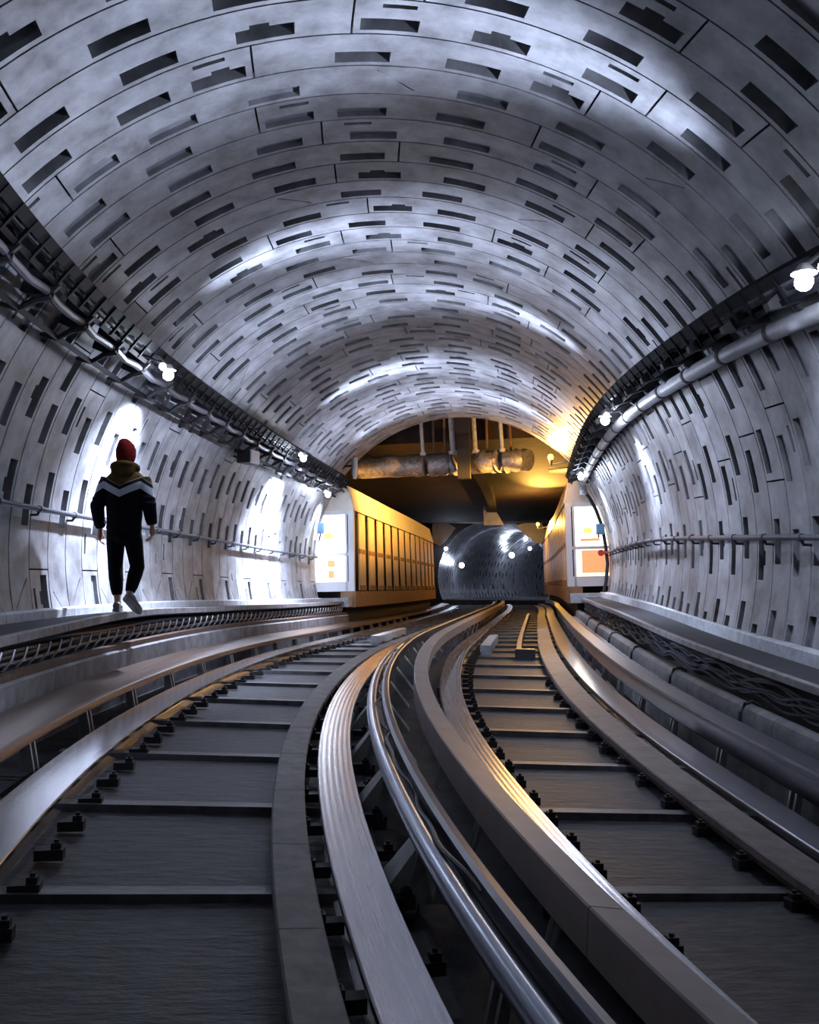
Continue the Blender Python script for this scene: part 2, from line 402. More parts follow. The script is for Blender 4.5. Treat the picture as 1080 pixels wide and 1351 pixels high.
# beige boxed beam
t = thing('cover_beam', W(4, .4, -1.66), 'tall beige boxed beam with long panels between the two tracks', 'cover beam')
s = 3.3-2.93*2
while s < 44:
    mb = MB(); mb.sweep([(.327, -1.262), (.334, -1.255), (.462, -1.268), (.468, -1.275), (.468, -1.41), (.455, -1.41), (.455, -1.29), (.340, -1.28), (.340, -1.425), (.327, -1.425)], s+.004, s+2.93-.004, .2)
    mb.build('cover_panel', 'beige', t); s += 2.93
s = 2.5
while s < 24:
    for d in (-.03, .03):
        mb = MB(); mb.tube([W(s+d, .36, -1.66), W(s+d, .42, -1.40)], .014, 6); mb.build('post', 'bracket', t)
    s += 1.27
# ------------------------------------------------------------------ guide bars
def guide(name, label, prof, m, bu0, bu1, bh, sb, ds, s_end=46, slope=.08, lip=None):
    t = thing(name, W(4, bu0, -1.66), label, 'guide bar')
    mb = MB(); mb.sweep(prof, S0, s_end, .2); mb.build('bar', m, t)
    if lip: mb = MB(); mb.sweep(lip, S0, s_end, .2); mb.build('lip', 'steel', t)
    s = sb
    while s < 30:
        mb = MB()
        for d in (-.04, .04):
            mb.add([W(s+d-.012, bu0, -1.68), W(s+d+.012, bu0, -1.68), W(s+d+.012, bu0+slope, -1.68), W(s+d-.012, bu0+slope, -1.68), W(s+d-.012, bu1, bh), W(s+d+.012, bu1, bh), W(s+d+.012, bu1+slope*.6, bh), W(s+d-.012, bu1+slope*.6, bh)],
                   [(0,3,2,1),(4,5,6,7),(0,1,5,4),(1,2,6,5),(2,3,7,6),(3,0,4,7)])
        mb.build('bracket', 'bracket', t); s += ds
    return t
guide('guide_bar', 'wide brown guide bar along the left edge of the left track', [(-2.68, -1.375), (-2.66, -1.355), (-2.32, -1.385), (-2.29, -1.405), (-2.29, -1.46), (-2.32, -1.46), (-2.33, -1.42), (-2.64, -1.40), (-2.66, -1.45), (-2.68, -1.45)], 'bar_brown', -2.30, -2.36, -1.42, 3.0, 1.2, slope=-.09)
tc = guide('guide_bar', 'blue-grey rounded guide bar snaking through the centre beside the grooved rail', [(-.087+.045*math.cos(a)+.045, -1.36+.05*math.sin(a)) for a in np.linspace(0, 2*pi, 13)[:-1]]+[], 'tube', -.10, -.05, -1.38, 3.1, 1.27, slope=.05)
tr = guide('guide_bar', 'dark channel guide bar carrying a wavy cable, left of the beige beam', [(.035, -1.36), (.035, -1.29), (.055, -1.275), (.085, -1.275), (.095, -1.285), (.095, -1.40), (.08, -1.40), (.08, -1.30), (.05, -1.30), (.05, -1.36)], 'steel', .10, .07, -1.36, 3.6, 1.27, slope=.05)
mb = MB(); mb.sweep([(-.02, -1.385), (.06, -1.385), (.06, -1.365), (-.02, -1.365)], S0, 40, .2); mb.build('web_plate', 'steel', tr)
s = 4.35
gk = 0
while s < 16:                                   # pale triangular gussets that carry the central bars
    for sg, ub, ut in ((-1, -.21, -.03), (1, .27, .07)):
        mb = MB(); A = [W(s, ub, -1.655), W(s, .03, -1.655), W(s, ut, -1.40)]
        mb.plate(A, tangent(s)*.03); A = [W(s, ub, -1.655), W(s+.22, ub, -1.655), W(s+.16, ut, -1.40), W(s, ut, -1.40)]
        mb.plate(A, lateral(s)*.02*sg); mb.build('gusset', 'gusset', tc if sg < 0 else tr)
    s += 1.27
def wav(s): return (.022*math.sin(s*4.1)+.012*math.sin(s*9), .018*math.sin(s*3.3+1))
mb = MB(); mb.wtube(.012, -1.325, 3.6, 20, .011, .08, 7, wob=wav); mb.build('loose_cable', 'cable_grey', tr)
guide('guide_bar', 'dark steel guide bar on short posts along the right edge of the right track', [(2.435, -1.255), (2.45, -1.24), (2.60, -1.225), (2.615, -1.24), (2.615, -1.27), (2.56, -1.28), (2.545, -1.44), (2.515, -1.455), (2.50, -1.44), (2.475, -1.30), (2.44, -1.28)], 'steel', 2.50, 2.55, -1.42, 3.1, 1.27, slope=.06)

# ------------------------------------------------------------------ ledges, troughs, walkways
def blocks(parent, prof, m, name, s0, s1, seg, gap=.008, fn=W, ds=.3):
    s = s0
    while s < s1-.01:
        e = min(s+seg, s1); mb = MB(); mb.sweep(prof, s+gap/2, e-gap/2, ds, fn); mb.build(name, m, parent); s = e
def bump(s): return .055*math.exp(-((s-10.4)/1.9)**2)
def WL(s, u, h): return W(s, u, h+(bump(s)*np.clip((u+3.4)/.55, 0, 1) if u > -3.45 else 0))
# left
lw = thing('walkway', W(8, -3.1, -1.2), 'narrow raised dark walkway along the left tunnel wall', 'walkway')
mb = MB(); mb.sweep([(-3.46, -.875), (-2.84, -.862), (-2.84, -.95), (-3.46, -.95)], -2, 22.3, .3, WL); mb.build('deck', 'walk', lw)
blocks(lw, [(-2.84, -.858), (-2.79, -.858), (-2.785, -.865), (-2.785, -.93), (-2.84, -.93)], 'edge', 'edge_board', -1, 22.3, 1.05, fn=WL)
blocks(lw, [(-3.50, -.97), (-3.50, -.775), (-3.38, -.775), (-3.365, -.79), (-3.365, -.97)], 'kerb', 'kerb_block', 1, 22.3, .75, fn=WL)
mb = MB(); mb.cbox(-2, 22.3, -3.42, -3.0, -1.75, -.95, .5); mb.build('support_wall', 'dark', lw)
ld = thing('concrete_ledge', W(8, -2.75, -1.7), 'low concrete ledge below the left walkway, behind the brown guide bar', 'ledge')
blocks(ld, [(-3.05, -1.75), (-2.70, -1.75), (-2.70, -1.20), (-2.72, -1.185), (-3.05, -1.16)], 'concrete', 'ledge_block', 0, 22.2, 1.6)
mb = MB(); mb.sweep([(-2.80, -1.175), (-2.735, -1.18), (-2.735, -1.13), (-2.80, -1.125)], 0, 22.2, .3); mb.build('capping_rail', 'rust_side', ld)
cr = thing('cable_rack', W(8, -2.9, -1.1), 'rack of black cables on curved metal hangers under the left walkway edge', 'cable rack')
for i, (u, h) in enumerate([(-2.94, -1.10), (-2.89, -1.09), (-2.93, -1.04), (-2.88, -1.03), (-2.95, -.99)]):
    ph = rng.uniform(0, 6); mb = MB()
    mb.wtube(u, h, 0, 22.2, .021, .25, 6, wob=lambda s: (.012*math.sin(2.2*s+ph), .016*math.sin(1.7*s+ph))); mb.build('cable', ['cable', 'net', 'cable_grey'][i % 3], cr)
s = 4.0
while s < 22:
    mb = MB(); mb.tube([W(s, -2.97, -1.15), W(s-.02, -2.86, -1.14), W(s+.03, -2.82, -1.06), W(s+.07, -2.82, -.98)], .011, 5); mb.build('hanger', 'bracket', cr); s += .24
# right
rw = thing('walkway', W(8, 3.1, -1.2), 'raised dark walkway along the right tunnel wall', 'walkway')
mb = MB(); mb.sweep([(2.96, -.878), (3.52, -.875), (3.52, -.95), (2.96, -.95)], -2, 22.3, .3); mb.build('deck', 'walk', rw)
blocks(rw, [(2.96, -.875), (2.925, -.875), (2.915, -.885), (2.915, -.935), (2.96, -.935)], 'edge', 'edge_board', -1, 22.3, 1.3)
def WK(s, u, h):
    return W(s, u, h) if u < 3.45 else WF(s, u, h)
blocks(rw, [(3.53, -.97), (3.53, -.755), (3.385, -.755), (3.37, -.77), (3.37, -.97)], 'kerb', 'kerb_block', 1.4, 22.3, .75, fn=WK)
mb = MB(); mb.cbox(-2, 22.3, 3.05, 3.4, -1.75, -.95, .5); mb.build('support_wall', 'dark', rw)
rl = thing('concrete_ledge', W(8, 2.7, -1.7), 'stepped concrete ledge between the right guide bar and the right walkway', 'ledge')
blocks(rl, [(2.66, -1.75), (2.66, -1.33), (2.675, -1.315), (2.76, -1.30), (2.76, -1.75)], 'concrete', 'ledge_block', 0, 22.2, 1.6)
tro = thing('cable_trough', W(8, 2.85, -1.4), 'rounded concrete cable trough with lids beneath the right walkway edge', 'cable trough')
blocks(tro, [(2.77, -1.75), (2.77, -1.24), (2.79, -1.19), (2.83, -1.165), (2.88, -1.17), (2.92, -1.20), (2.98, -1.21), (2.98, -1.75)], 'trough', 'trough_lid', 0, 22.2, 1.3, gap=.008)
clamp_s = 5.0
while clamp_s < 19:
    mb = MB(); mb.tube([W(clamp_s, 2.755, -1.30), W(clamp_s, 2.765, -1.225), W(clamp_s, 2.80, -1.16), W(clamp_s+.02, 2.86, -1.145), W(clamp_s+.03, 2.93, -1.18)], .014, 5); mb.build('clamp', 'iron', tro); clamp_s += 2.1
ct = thing('cable_bundle', W(7, 2.95, -1.1), 'tangle of dark blue cables hanging under the right walkway edge', 'cables')
for i in range(7):
    ph = rng.uniform(0, 6); a = rng.uniform(.02, .045); fq = rng.uniform(3, 6); mb = MB()
    mb.wtube(2.955+.012*(i % 3), -1.13+.022*i, 3, 21.5, .012, .1, 5, wob=lambda s: (a*.5*math.sin(fq*s+ph), a*math.cos(fq*s*.9+ph))); mb.build('cable', ['cable', 'net', 'cable_grey'][i % 3], ct)

# ------------------------------------------------------------------ handrails
def handrail(u, h, label):
    t = thing('handrail', WF(8, u, h), label, 'handrail')
    mb = MB(); mb.wtube(u, h, 0, 22.3, .027, .3, 10, WF); mb.build('rail', 'rail', t)
    s = 2.6
    while s < 22.2:
        mb = MB(); e = 1 if u > 0 else -1
        mb.tube([WF(s, u, h-.01), WF(s, u+e*.03, h-.06), WF(s, e*3.62, h-.06)], .014, 6); mb.build('bracket', 'iron', t)
        mb = MB(); mb.wtube(u, h, s-.04, s+.04, .036, .04, 10, WF); mb.build('collar', 'rail', t); s += .843
handrail(-3.50, .233, 'thin pipe handrail fixed along the left tunnel wall behind the walker')
handrail(3.50, .151, 'thin pipe handrail fixed along the right tunnel wall')

# ------------------------------------------------------------------ cable trays, pipes
def WP(s, r, a): return WF(s, r*math.cos(rad(a)), r*math.sin(rad(a)))
def pbox(mb, s0, s1, r0, r1, a0, a1, ds=.3):
    n = max(1, int(round((s1-s0)/ds))); vs = []
    for i in range(n+1):
        s = s0+(s1-s0)*i/n; vs += [WP(s, r0, a0), WP(s, r1, a0), WP(s, r1, a1), WP(s, r0, a1)]
    fs = [(0, 1, 2, 3), (4*n+3, 4*n+2, 4*n+1, 4*n)]
    for i in range(n):
        for j in range(4): a = 4*i+j; b = 4*i+(j+1) % 4; fs.append((a, b, b+4, a+4))
    mb.add(vs, fs); return mb
def ptube(mb, r, a, s0, s1, rr, ds=.3, n=8, wob=None):
    k = max(2, int((s1-s0)/ds)+1); P = []
    for i in range(k):
        s = s0+(s1-s0)*i/(k-1); dr, da = wob(s) if wob else (0, 0); P.append(WP(s, r+dr, a+da))
    mb.tube(P, rr, n); return mb
def tray(sign, A, label, s0=1., s1=22.2):
    """cable ladder on the wall; angles measured from the horizontal on that side"""
    ang = (lambda d: d) if sign > 0 else (lambda d: 180-d)
    t = thing('cable_tray', WP(8, 3.4, ang(A)), label, 'cable tray')
    mb = MB(); pbox(mb, s0, s1, 3.30, 3.58, ang(A), ang(A-.25)); pbox(mb, s0, s1, 3.30, 3.33, ang(A), ang(A-1.6)); mb.build('side_rail', 'tray', t)
    mb = MB(); pbox(mb, s0, s1, 3.30, 3.33, ang(A-3.4), ang(A-4.2)); mb.build('side_rail', 'tray', t)
    for i in range(6):
        ph = rng.uniform(0, 6); mb = MB()
        ptube(mb, 3.36+.05*(i % 3), ang(A-.9-.75*(i//2)), s0, s1, .024+.006*(i % 2), .25, 6, wob=lambda s: (.01*math.sin(2*s+ph), .15*math.sin(1.6*s+ph))); mb.build('cable', ['cable', 'cable', 'net', 'cable_grey'][i % 4], t)
    s = s0+.2
    while s < s1:
        mb = MB(); pbox(mb, s, s+.03, 3.29, 3.315, ang(A-.1), ang(A-4.1), .1); mb.build('rung', 'tray', t); s += .281
    return t, ang
lt, la = tray(-1, 39.2, 'black cable ladder running along the left side of the vault above the lamps')
mb = MB(); ptube(mb, 3.33, la(33.6), 1, 22.2, .036, .3, 8, wob=lambda s: (0, .25*math.sin(7.45*s))); mb.build('conduit', 'rail', lt)
mb = MB(); pbox(mb, 1, 22.2, 3.44, 3.48, la(30.2), la(29.4)); mb.build('lower_rail', 'tray', lt)
s = 3.2
while s < 22:
    mb = MB(); mb.tube([WP(s, 3.62, la(38)), WP(s, 3.30, la(35.2)), WP(s, 3.28, la(33.4)), WP(s, 3.36, la(32)), WP(s+.05, 3.46, la(29.6)), WP(s+.05, 3.62, la(29))], [.03, .03, .035, .03, .022, .022], 6)
    mb.plate([WP(s-.02, 3.58, la(36)), WP(s-.02, 3.27, la(35.5)), WP(s-.02, 3.30, la(32.4)), WP(s-.02, 3.5, la(31.8))], tangent(s)*.04); mb.build('hanger', 'iron', lt)
    s += .843
rt, ra = tray(1, 37.4, 'black cable ladder running along the right side of the vault above the thick pipe')
s = 3.0
while s < 22:
    mb = MB(); mb.plate([WP(s, 3.60, 36.0), WP(s, 3.22, 34.6), WP(s, 3.21, 33.6), WP(s, 3.60, 31.8)], tangent(s)*.07); mb.plate([WP(s, 3.60, 33.0), WP(s, 3.40, 32.4), WP(s, 3.47, 30.2), WP(s, 3.60, 29.4)], tangent(s)*.05); mb.build('bracket', 'iron', rt); s += .843
pp = thing('wall_pipe', WP(8, 3.45, 30.4), 'thick pale grey pipe running along the right wall under the cable ladder', 'pipe')
def pc(s): return WF(s, 2.975, 1.755)
mb = MB(); mb.tube([pc(s) for s in np.arange(1, 21.31, .3)], .072, 14); mb.build('pipe', 'pipe', pp)
mb = MB(); mb.tube([pc(21.3), WF(21.45, 2.98, 1.73), WF(21.52, 3.0, 1.62), WF(21.52, 3.0, 1.5)], .085, 12); mb.build('elbow', 'pipe', pp)
s = 2.8
while s < 21:
    mb = MB(); mb.tube([pc(s-.03), pc(s+.03)], .083, 14); mb.build('clamp', 'iron', pp)
    mb = MB(); mb.tube([pc(s), WP(s, 3.63, 29.6)], .03, 6); mb.build('standoff', 'iron', pp); s += 1.05
cab = MB(); cab.tube([WF(21.55, 3.02, 1.58), WF(21.6, 3.14, 1.42), WF(21.7, 3.28, 1.15), WF(21.8, 3.42, .75), WF(21.85, 3.48, .3), WF(21.85, 3.51, -.1), WF(21.85, 3.46, -.5), WF(21.85, 3.38, -.86)], .04, 8)
cb = tag(cab.build('hanging_cable', 'cable'), 'thick black cable dropping down the right wall from the pipe end', 'cable')
# ------------------------------------------------------------------ white tunnel lamps
def lamp(s, u, h, label, power=1., wf=400, df=0.):
    """bracket arm, reflector shade and two round bulbs"""
    e = 1 if u > 0 else -1
    t = thing('tunnel_lamp', WF(s, u, h), label, 'lamp', 'white lamps under the cable ladders')
    mb = MB(); mb.tube([WF(s-.1, u+e*.42, h+.27), WF(s-.05, u+e*.1, h+.2), WF(s, u, h+.10)], .018, 6); mb.build('arm', 'iron', t)
    mb = MB(); c = WF(s, u, h+.09); R = Matrix.Rotation(-heading(s), 3, 'Z')
    mb.tube([c+Vector((0, 0, .03)), c, c-Vector((0, 0, .035))], [.03, .055, .085], 12, cap=False); mb.build('shade', 'bracket', t)
    mb = MB(); mb.ball(WF(s, u, h), .06); mb.build('bulb', 'bulb', t)
    mb = MB(); mb.ball(WF(s-.28, u-e*.02, h+.03), .038); mb.build('bulb', 'bulb', t)
    mb = MB(); mb.tube([WF(s-.28, u-e*.02, h+.06), WF(s-.25, u+e*.4, h+.25)], .014, 6); mb.build('arm', 'iron', t)
    point(WF(s, u-e*.02, h-.085), 30*power, COOL, .05); fan(s+df, u-e*.09, h-.02, 1800*power, COOL, 132, .27, .30); fan(s+.95, u+e*.06, h-.06, wf*power, COOL, 120, .75, -1.9, .04, -1)
    return t
for ((s, u, h), lb), (pw, wf, df) in zip(zip(LAMPS, ['bright white lamp on the left wall above the walker', 'bright white lamp on the left wall nearest the lit platform end', 'bright white lamp at the right edge of the photo, beside the thick pipe', 'bright white lamp on the right where the thick pipe bends out of sight', 'farthest bright white lamp on the right, above the white platform cabin']), [(1., 2300, .2), (1.35, 3600, 0), (.9, 150, .6), (1.1, 500, .2), (1.3, 300, 0)]):
    lamp(s, u, h, lb, pw, wf, df)
lamp(20.9, -2.87, 1.62, 'bright white lamp tucked above the left cabin end window', .75, 500, -.2)
# floodlight and small boxes on the walls
t = thing('floodlight', WP(15.16, 3.35, 150.5), 'small dark floodlight box with a white face on the left wall', 'floodlight')
R = Matrix.Rotation(-heading(15.2)-.25, 3, 'Z'); c = WP(15.16, 3.36, 151)
mb = MB(); mb.box(c, (.26, .30, .20), R); mb.build('housing', 'iron', t)
mb = MB(); mb.box(c+R @ Vector((.14, -.02, 0)), (.03, .26, .22), R); mb.build('glass_face', 'frame', t)
mb = MB(); mb.tube([c+Vector((0, 0, -.08)), WP(15.16, 3.62, 149.5+3)], .02, 6); mb.build('bracket', 'iron', t)
t = thing('hanging_signal', WF(21.9, -2.45, 2.0), 'dark hanging signal rod with a cylinder at the left of the tunnel mouth', 'signal')
mb = MB(); mb.tube([WF(21.9, -2.43, 2.95), WF(21.9, -2.43, 2.45)], .02, 8); mb.build('rod', 'iron', t)
mb = MB(); mb.tube([WF(21.9, -2.43, 2.62), WF(21.9, -2.43, 2.2)], .075, 12); mb.build('cylinder', 'pipe', t)
mb = MB(); mb.tube([WF(21.9, -2.43, 2.1), WF(21.9, -2.43, 2.2)], .04, 12); mb.build('tip', 'pipe', t)
mb = MB(); mb.tube([WF(21.9, -2.98, 2.42), WF(21.9, -2.43, 2.42)], .025, 8); mb.build('arm', 'iron', t)

# ------------------------------------------------------------------ station hall beyond the bore
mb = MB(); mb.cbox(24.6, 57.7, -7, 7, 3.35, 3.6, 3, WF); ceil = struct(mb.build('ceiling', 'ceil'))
mb = MB(); mb.cbox(22.6, 24.6, -7, 7, 5.2, 5.4, 1, WF); struct(mb.build('ceiling_shaft', 'dark'))
mb = MB(); mb.cbox(24.6, 24.8, -7, 7, 3.6, 5.3, 1, WF); struct(mb.build('wall_shaft', 'ceil'))
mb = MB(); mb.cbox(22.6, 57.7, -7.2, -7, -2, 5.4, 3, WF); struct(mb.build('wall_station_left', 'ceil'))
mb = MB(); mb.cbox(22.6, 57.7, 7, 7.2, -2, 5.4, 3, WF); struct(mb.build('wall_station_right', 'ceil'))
def holed(s, th, R, out, m, name):
    """flat end wall with the round bore through it"""
    mb = MB(); n = 64; A = [2*pi*i/n for i in range(n)]; vs = []
    for d in (0, th):
        for a in A: vs.append(WF(s+d, R*math.cos(a), R*math.sin(a)))
        for a in A:
            k = 1/max(abs(math.cos(a))/out[0], abs(math.sin(a))/(out[1] if math.sin(a) > 0 else out[2])); vs.append(WF(s+d, k*math.cos(a), k*math.sin(a)))
    fs = []
    for i in range(n):
        j = (i+1) % n; fs += [(i, j, n+j, n+i), (2*n+i, 3*n+i, 3*n+j, 2*n+j), (i, 2*n+i, 2*n+j, j), (n+i, n+j, 3*n+j, 3*n+i)]
    mb.add(vs, fs); return struct(mb.build(name, m, smooth=False))
holed(S_END+.005, .12, RB+.02, (7, 5.4, 3.7), 'concrete', 'wall_headwall')
holed(57.7, .4, 3.6, (7.2, 5.4, 3.7), 'dark', 'wall_portal')
mb = MB(); mb.cbox(23.4, 43.5, -.05, .27, 2.95, 3.36, 2, WF); mb.cbox(23.4, 23.7, -.05, .27, 2.2, 5.2, 1, WF)
tag(mb.build('ceiling_beam', 'dark'), 'dark beam dropping from the shaft and running along the station ceiling', 'beam')
t = thing('air_duct', WF(24, -.4, 2.35), 'rough silvery duct hung across the opening under the dark ceiling', 'duct')
for u0, u1 in ((-2.9, -.95), (-.95, -.09), (.31, 1.0), (1.0, 1.75)):
    mb = MB(); k = 10; mb.tube([WF(24+.05*math.sin(i), u0+(u1-u0)*i/k, 2.66+.02*math.sin(2.1*i+u0)) for i in range(k+1)], [.29+.02*math.sin(1.9*i+u0*3) for i in range(k+1)], 14); mb.build('duct_section', 'duct', t)
for i, (uu, nm, rr) in enumerate([(-1.02, 'thin white hanger bar, leftmost above the duct', .05), (-.22, 'thick white hanger bar just left of the dark beam', .075), (.36, 'white hanger bar just right of the dark beam', .065), (1.06, 'white hanger bar, rightmost above the duct', .05)]):
    mb = MB(); mb.tube([WF(23.9, uu, 5.2), WF(23.9, uu-.01, 4.), WF(23.9, uu+.03, 2.9)], rr, 8); mb.tube([WF(23.9, uu+.03, 2.98), WF(23.9, uu+.03, 2.9)], rr*1.7, 8)
    tag(mb.build('hanger_bar', 'whitebar'), nm, 'hanger bar')
for i, uu in enumerate((-.75, -.45, .68, 1.3)):
    mb = MB(); mb.tube([WF(24.3, uu, 5.2), WF(24.3, uu, 2.95)], .035, 6); tag(mb.build('hanger_rod', 'brown'), ['brown rod behind the thick hanger, farther from the beam', 'brown rod behind the thick hanger, nearer the beam', 'brown rod between the two right hanger bars', 'brown rod at the far right above the duct'][i], 'hanger rod')
def cabin(e, label, s1):
    """glazed platform cabin: lit end window towards the tunnel, fins along the track"""
    s0 = 22.6
    uf = (lambda s: 2.60-.23*min(1, (s-s0)/17.4)) if e > 0 else (lambda s: 2.62-.10*min(1, (s-s0)/17.4))
    t = thing('platform_cabin', WF(s0, e*3, -1.6), label, 'platform cabin')
    fn = lambda s, u, h: WF(s, e*(uf(s)+u), h)
    B = lambda nm, m, *a, p=None, bev=0: MB().cbox(*a, 2, fn, bev).build(nm, m, p or t)
    B('base_beam', 'brown', s0-.03, s1, -.03, .35, -1.02, -.62, bev=.02)
    B('under_wall', 'dark', s0+.1, s1, .22, .6, -1.74, -1.02)
    B('back_panel', 'dark', s0+.15, s1, .3, .36, -.62, 1.40)
    mb = MB(); n = 8; P4 = [(-.02, 1.40), (.13, 2.02), (2.6, 2.02), (2.6, 1.40)]
    mb.sweep(P4, s0-.02, s1, 2, fn); mb.build('fascia', 'fascia', t)
    # end wall
    B('corner_post', 'frame', s0-.02, s0+.1, 0, .14, -.62, 1.40)
    B('corner_post', 'frame', s0-.02, s0+.1, .17, .22, -.62, 1.40)
    B('sill', 'frame', s0-.02, s0+.1, .14, 2.2, -.62, -.38)
    B('mullion', 'frame', s0-.02, s0+.1, .14, 2.2, .27, .34)
    B('head', 'frame', s0-.02, s0+.1, .14, 2.2, 1.30, 1.40)
    B('upper_pane', 'pane', s0+.02, s0+.06, .22, 2.2, .34, 1.30)
    lp = B('lower_pane', 'pane_low', s0+.02, s0+.06, .22, 2.2, -.38, .27)
    B('platform_step', 'kerb', s0-.5, s0+.02, .05, 1.2, -1.0, -.78)
    if e > 0:
        B('orange_board', 'orange', s0, s0+.02, .36, 1.1, -.30, .24, p=lp)
        B('notice', 'yellow', s0, s0+.02, .42, .62, .66, .78); B('notice', 'orange', s0, s0+.02, .34, .8, .46, .53)
    else:
        B('notice', 'yellow', s0, s0+.02, .55, .75, .70, .84)
        B('orange_board', 'orange', s0, s0+.02, .52, .66, -.28, -.10, p=lp); B('orange_board', 'orange', s0, s0+.02, .50, .68, .0, .16, p=lp)
    if e > 0: B('light_blocker', 'iron', s0+.05, s0+1.3, -.35, .9, 2.26, 2.285)  # unseen plate added to keep the added spot's light off the duct
    # fins
    n = 13; L = (s1-s0-.2)/n
    for i in range(n):
        a = s0+.15+L*i
        f = B('fin_panel', 'wood', a+.47, a+L-.02, .0, .03, -.60, 1.38, bev=.012)
        B('latch', 'brown', a+.47, a+L-.02, -.015, .0, .34, .46, p=f); B('foot_plate', 'brown', a+.52, a+L-.08, -.03, .0, -.60, -.47, p=f)
        B('mullion_bar', 'iron', a+.18, a+.26, .06, .14, -.60, 1.38)
    return t
cabin(-1, 'glowing platform cabin with golden fins on the left beyond the tunnel mouth', 40)
cabin(1, 'narrow-looking platform cabin with an orange board in its window on the right', 44)
point(WF(23.9, -4.1, .3), 6, (1, .9, .8), .2); 
def sodium(s, u, h, label, power):
    t = thing('sodium_lamp', WF(s, u, h), label, 'lamp')
    mb = MB(); mb.ball(WF(s, u, h), .07, sc=(1, 1, 1.15)); mb.build('bulb', 'sodium', t)
    mb = MB(); mb.tube([WF(s, u, h-.07), WF(s, u, h-.20)], [.05, .03], 8); mb.build('socket', 'iron', t)
    mb = MB(); mb.tube([WF(s, u, h-.18), WF(s, u+.3, h-.14), WF(s, u+.62, h-.10)], .02, 6); mb.build('arm', 'bracket', t)
    point(WF(s-.02, u-.12, h), power*.7, SODIUM, .06); spot(WF(s-.1, u-.1, h), WF(s-4.0, u+1.1, h+.8), power*9, SODIUM, rad(58), 1., .06)
sodium(22.35, 2.30, 2.50, 'large orange lamp glowing at the right of the tunnel mouth', 260)
sodium(39.5, 2.05, 2.0, 'smaller orange lamp deeper in the station on the right', 500)
# unseen sodium-coloured spots added behind the headwall to brighten both cabins
spot(WF(22.75, 3.2, 2.12), WF(27.5, -2.6, .2), 14000, SODIUM, rad(88), 1., .1)
spot(WF(22.75, -3.1, 2.1), WF(33, 2.5, .5), 1500, SODIUM, rad(36), .9, .1)
t = thing('junction_box', WF(21.9, 3.30, .75), 'pale blue junction box on the black cable by the right cabin window', 'box')
mb = MB(); mb.box(WF(21.75, 3.36, .70), (.18, .14, .24)); mb.build('body', 'bluebox', t); mb = MB(); mb.box(WF(21.66, 3.36, .70), (.14, .02, .19)); mb.build('lid', 'bluebox', t)
mb = MB(); mb.tube([WF(21.75, 3.32, .58), WF(21.75, 3.32, .5)], .02, 6); mb.build('gland', 'iron', t)
t = thing('valve', WF(21.8, 3.42, .15), 'small red valve on the right wall beside the black cable', 'valve')
mb = MB(); mb.tube([WF(21.8, 3.50, .15), WF(21.8, 3.33, .15)], .035, 8); mb.build('body', 'red', t)
mb = MB(); mb.tube([WF(21.72, 3.36, .15), WF(21.66, 3.36, .15)], .075, 10); mb.build('handwheel', 'red', t)
t = thing('junction_box', WF(22.0, -3.38, .95), 'pale blue junction box on the left wall beside the bright cabin window', 'box')
mb = MB(); mb.box(WF(21.9, -3.28, .92), (.16, .16, .26)); mb.build('body', 'bluebox', t); mb = MB(); mb.box(WF(21.8, -3.28, .92), (.12, .02, .2)); mb.build('lid', 'bluebox', t)
mb = MB(); mb.tube([WF(21.9, -3.30, .79), WF(21.9, -3.34, .6)], .02, 6); mb.build('gland', 'iron', t)
# small pieces lying in the tracks
mb = MB(); mb.cbox(15.2, 18.3, .95, 1.12, -1.66, -1.50, .4, bev=.01); tag(mb.build('concrete_plinth', 'kerb'), 'pale concrete plinth lying in the right track bed', 'plinth')
t = thing('check_rail', W(18, 1.6, -1.66), 'short dark check rail with an upturned end inside the right track', 'rail')
mb = MB(); mb.sweep(hbeam(1.52, 1.60, -1.50), 14.6, 30, .5); mb.build('rail', 'steel', t); mb = MB(); mb.cbox(14.5, 14.66, 1.50, 1.80, -1.66, -1.50, .2, bev=.01); mb.build('end_plate', 'steel', t)
mb = MB(); mb.cbox(18.0, 21.5, -1.35, -1.18, -1.66, -1.50, .4, bev=.01); tag(mb.build('concrete_plinth', 'kerb'), 'pale concrete plinth lying in the left track bed', 'plinth')

# ------------------------------------------------------------------ far tunnel
mb = MB(); mb.sweep([(3.95*math.cos(rad(a)), 3.95*math.sin(rad(a))) for a in np.linspace(-60, 240, 41)], 57.9, 100, 1., WF, closed=False)
fw = struct(mb.build('wall_far_tunnel', 'shell'))
far = MB()
for k in range(0, 66):
    s0 = 57.8+.62*k
    ring_into(lambda n: (lambda *a, **kw: ring_segment(far, *a, R=3.6, step=7, gap=.01, **kw)), k, s0, s0+.62)
fo = far.build('far_lining_segments', 'far', fw, angle=30); fo['kind'] = 'stuff'
mb = MB(); mb.cbox(57.8, 99, -3.35, 3.3, -1.9, -1.45, 1.5, WF); struct(mb.build('floor_far', 'invert'))
def flamp(s, u, h, label, r=.16):
    t = thing('far_lamp', WF(s, u, h), label, 'lamp', 'white lamps in the far tunnel')
    mb = MB(); mb.ball(WF(s, u, h), r, 8, 6); mb.build('bulb', 'bulb_far', t)
    k = math.hypot(u, h); e = 3.5/k; mb = MB(); mb.tube([WF(s+.1, u, h), WF(s+.3, u*e, h*e)], .04, 6); mb.build('arm', 'iron', t)
    point(WF(s-.1, u*.88, h*.88), 75, COOL, .1); fan(s-.3, u*.93, h*.93, 900, COOL, 150, .16, .3)
flamp(65.6, -3.05, .90, 'white lamp on the far tunnel wall, left of the two large ones', .20)
flamp(75.6, -2.47, 2.0, 'white lamp on the far tunnel wall, right of the two large ones', .24)
flamp(77.5, -1.75, 2.62, 'white lamp high on the far tunnel wall beside the right cabin', .16)
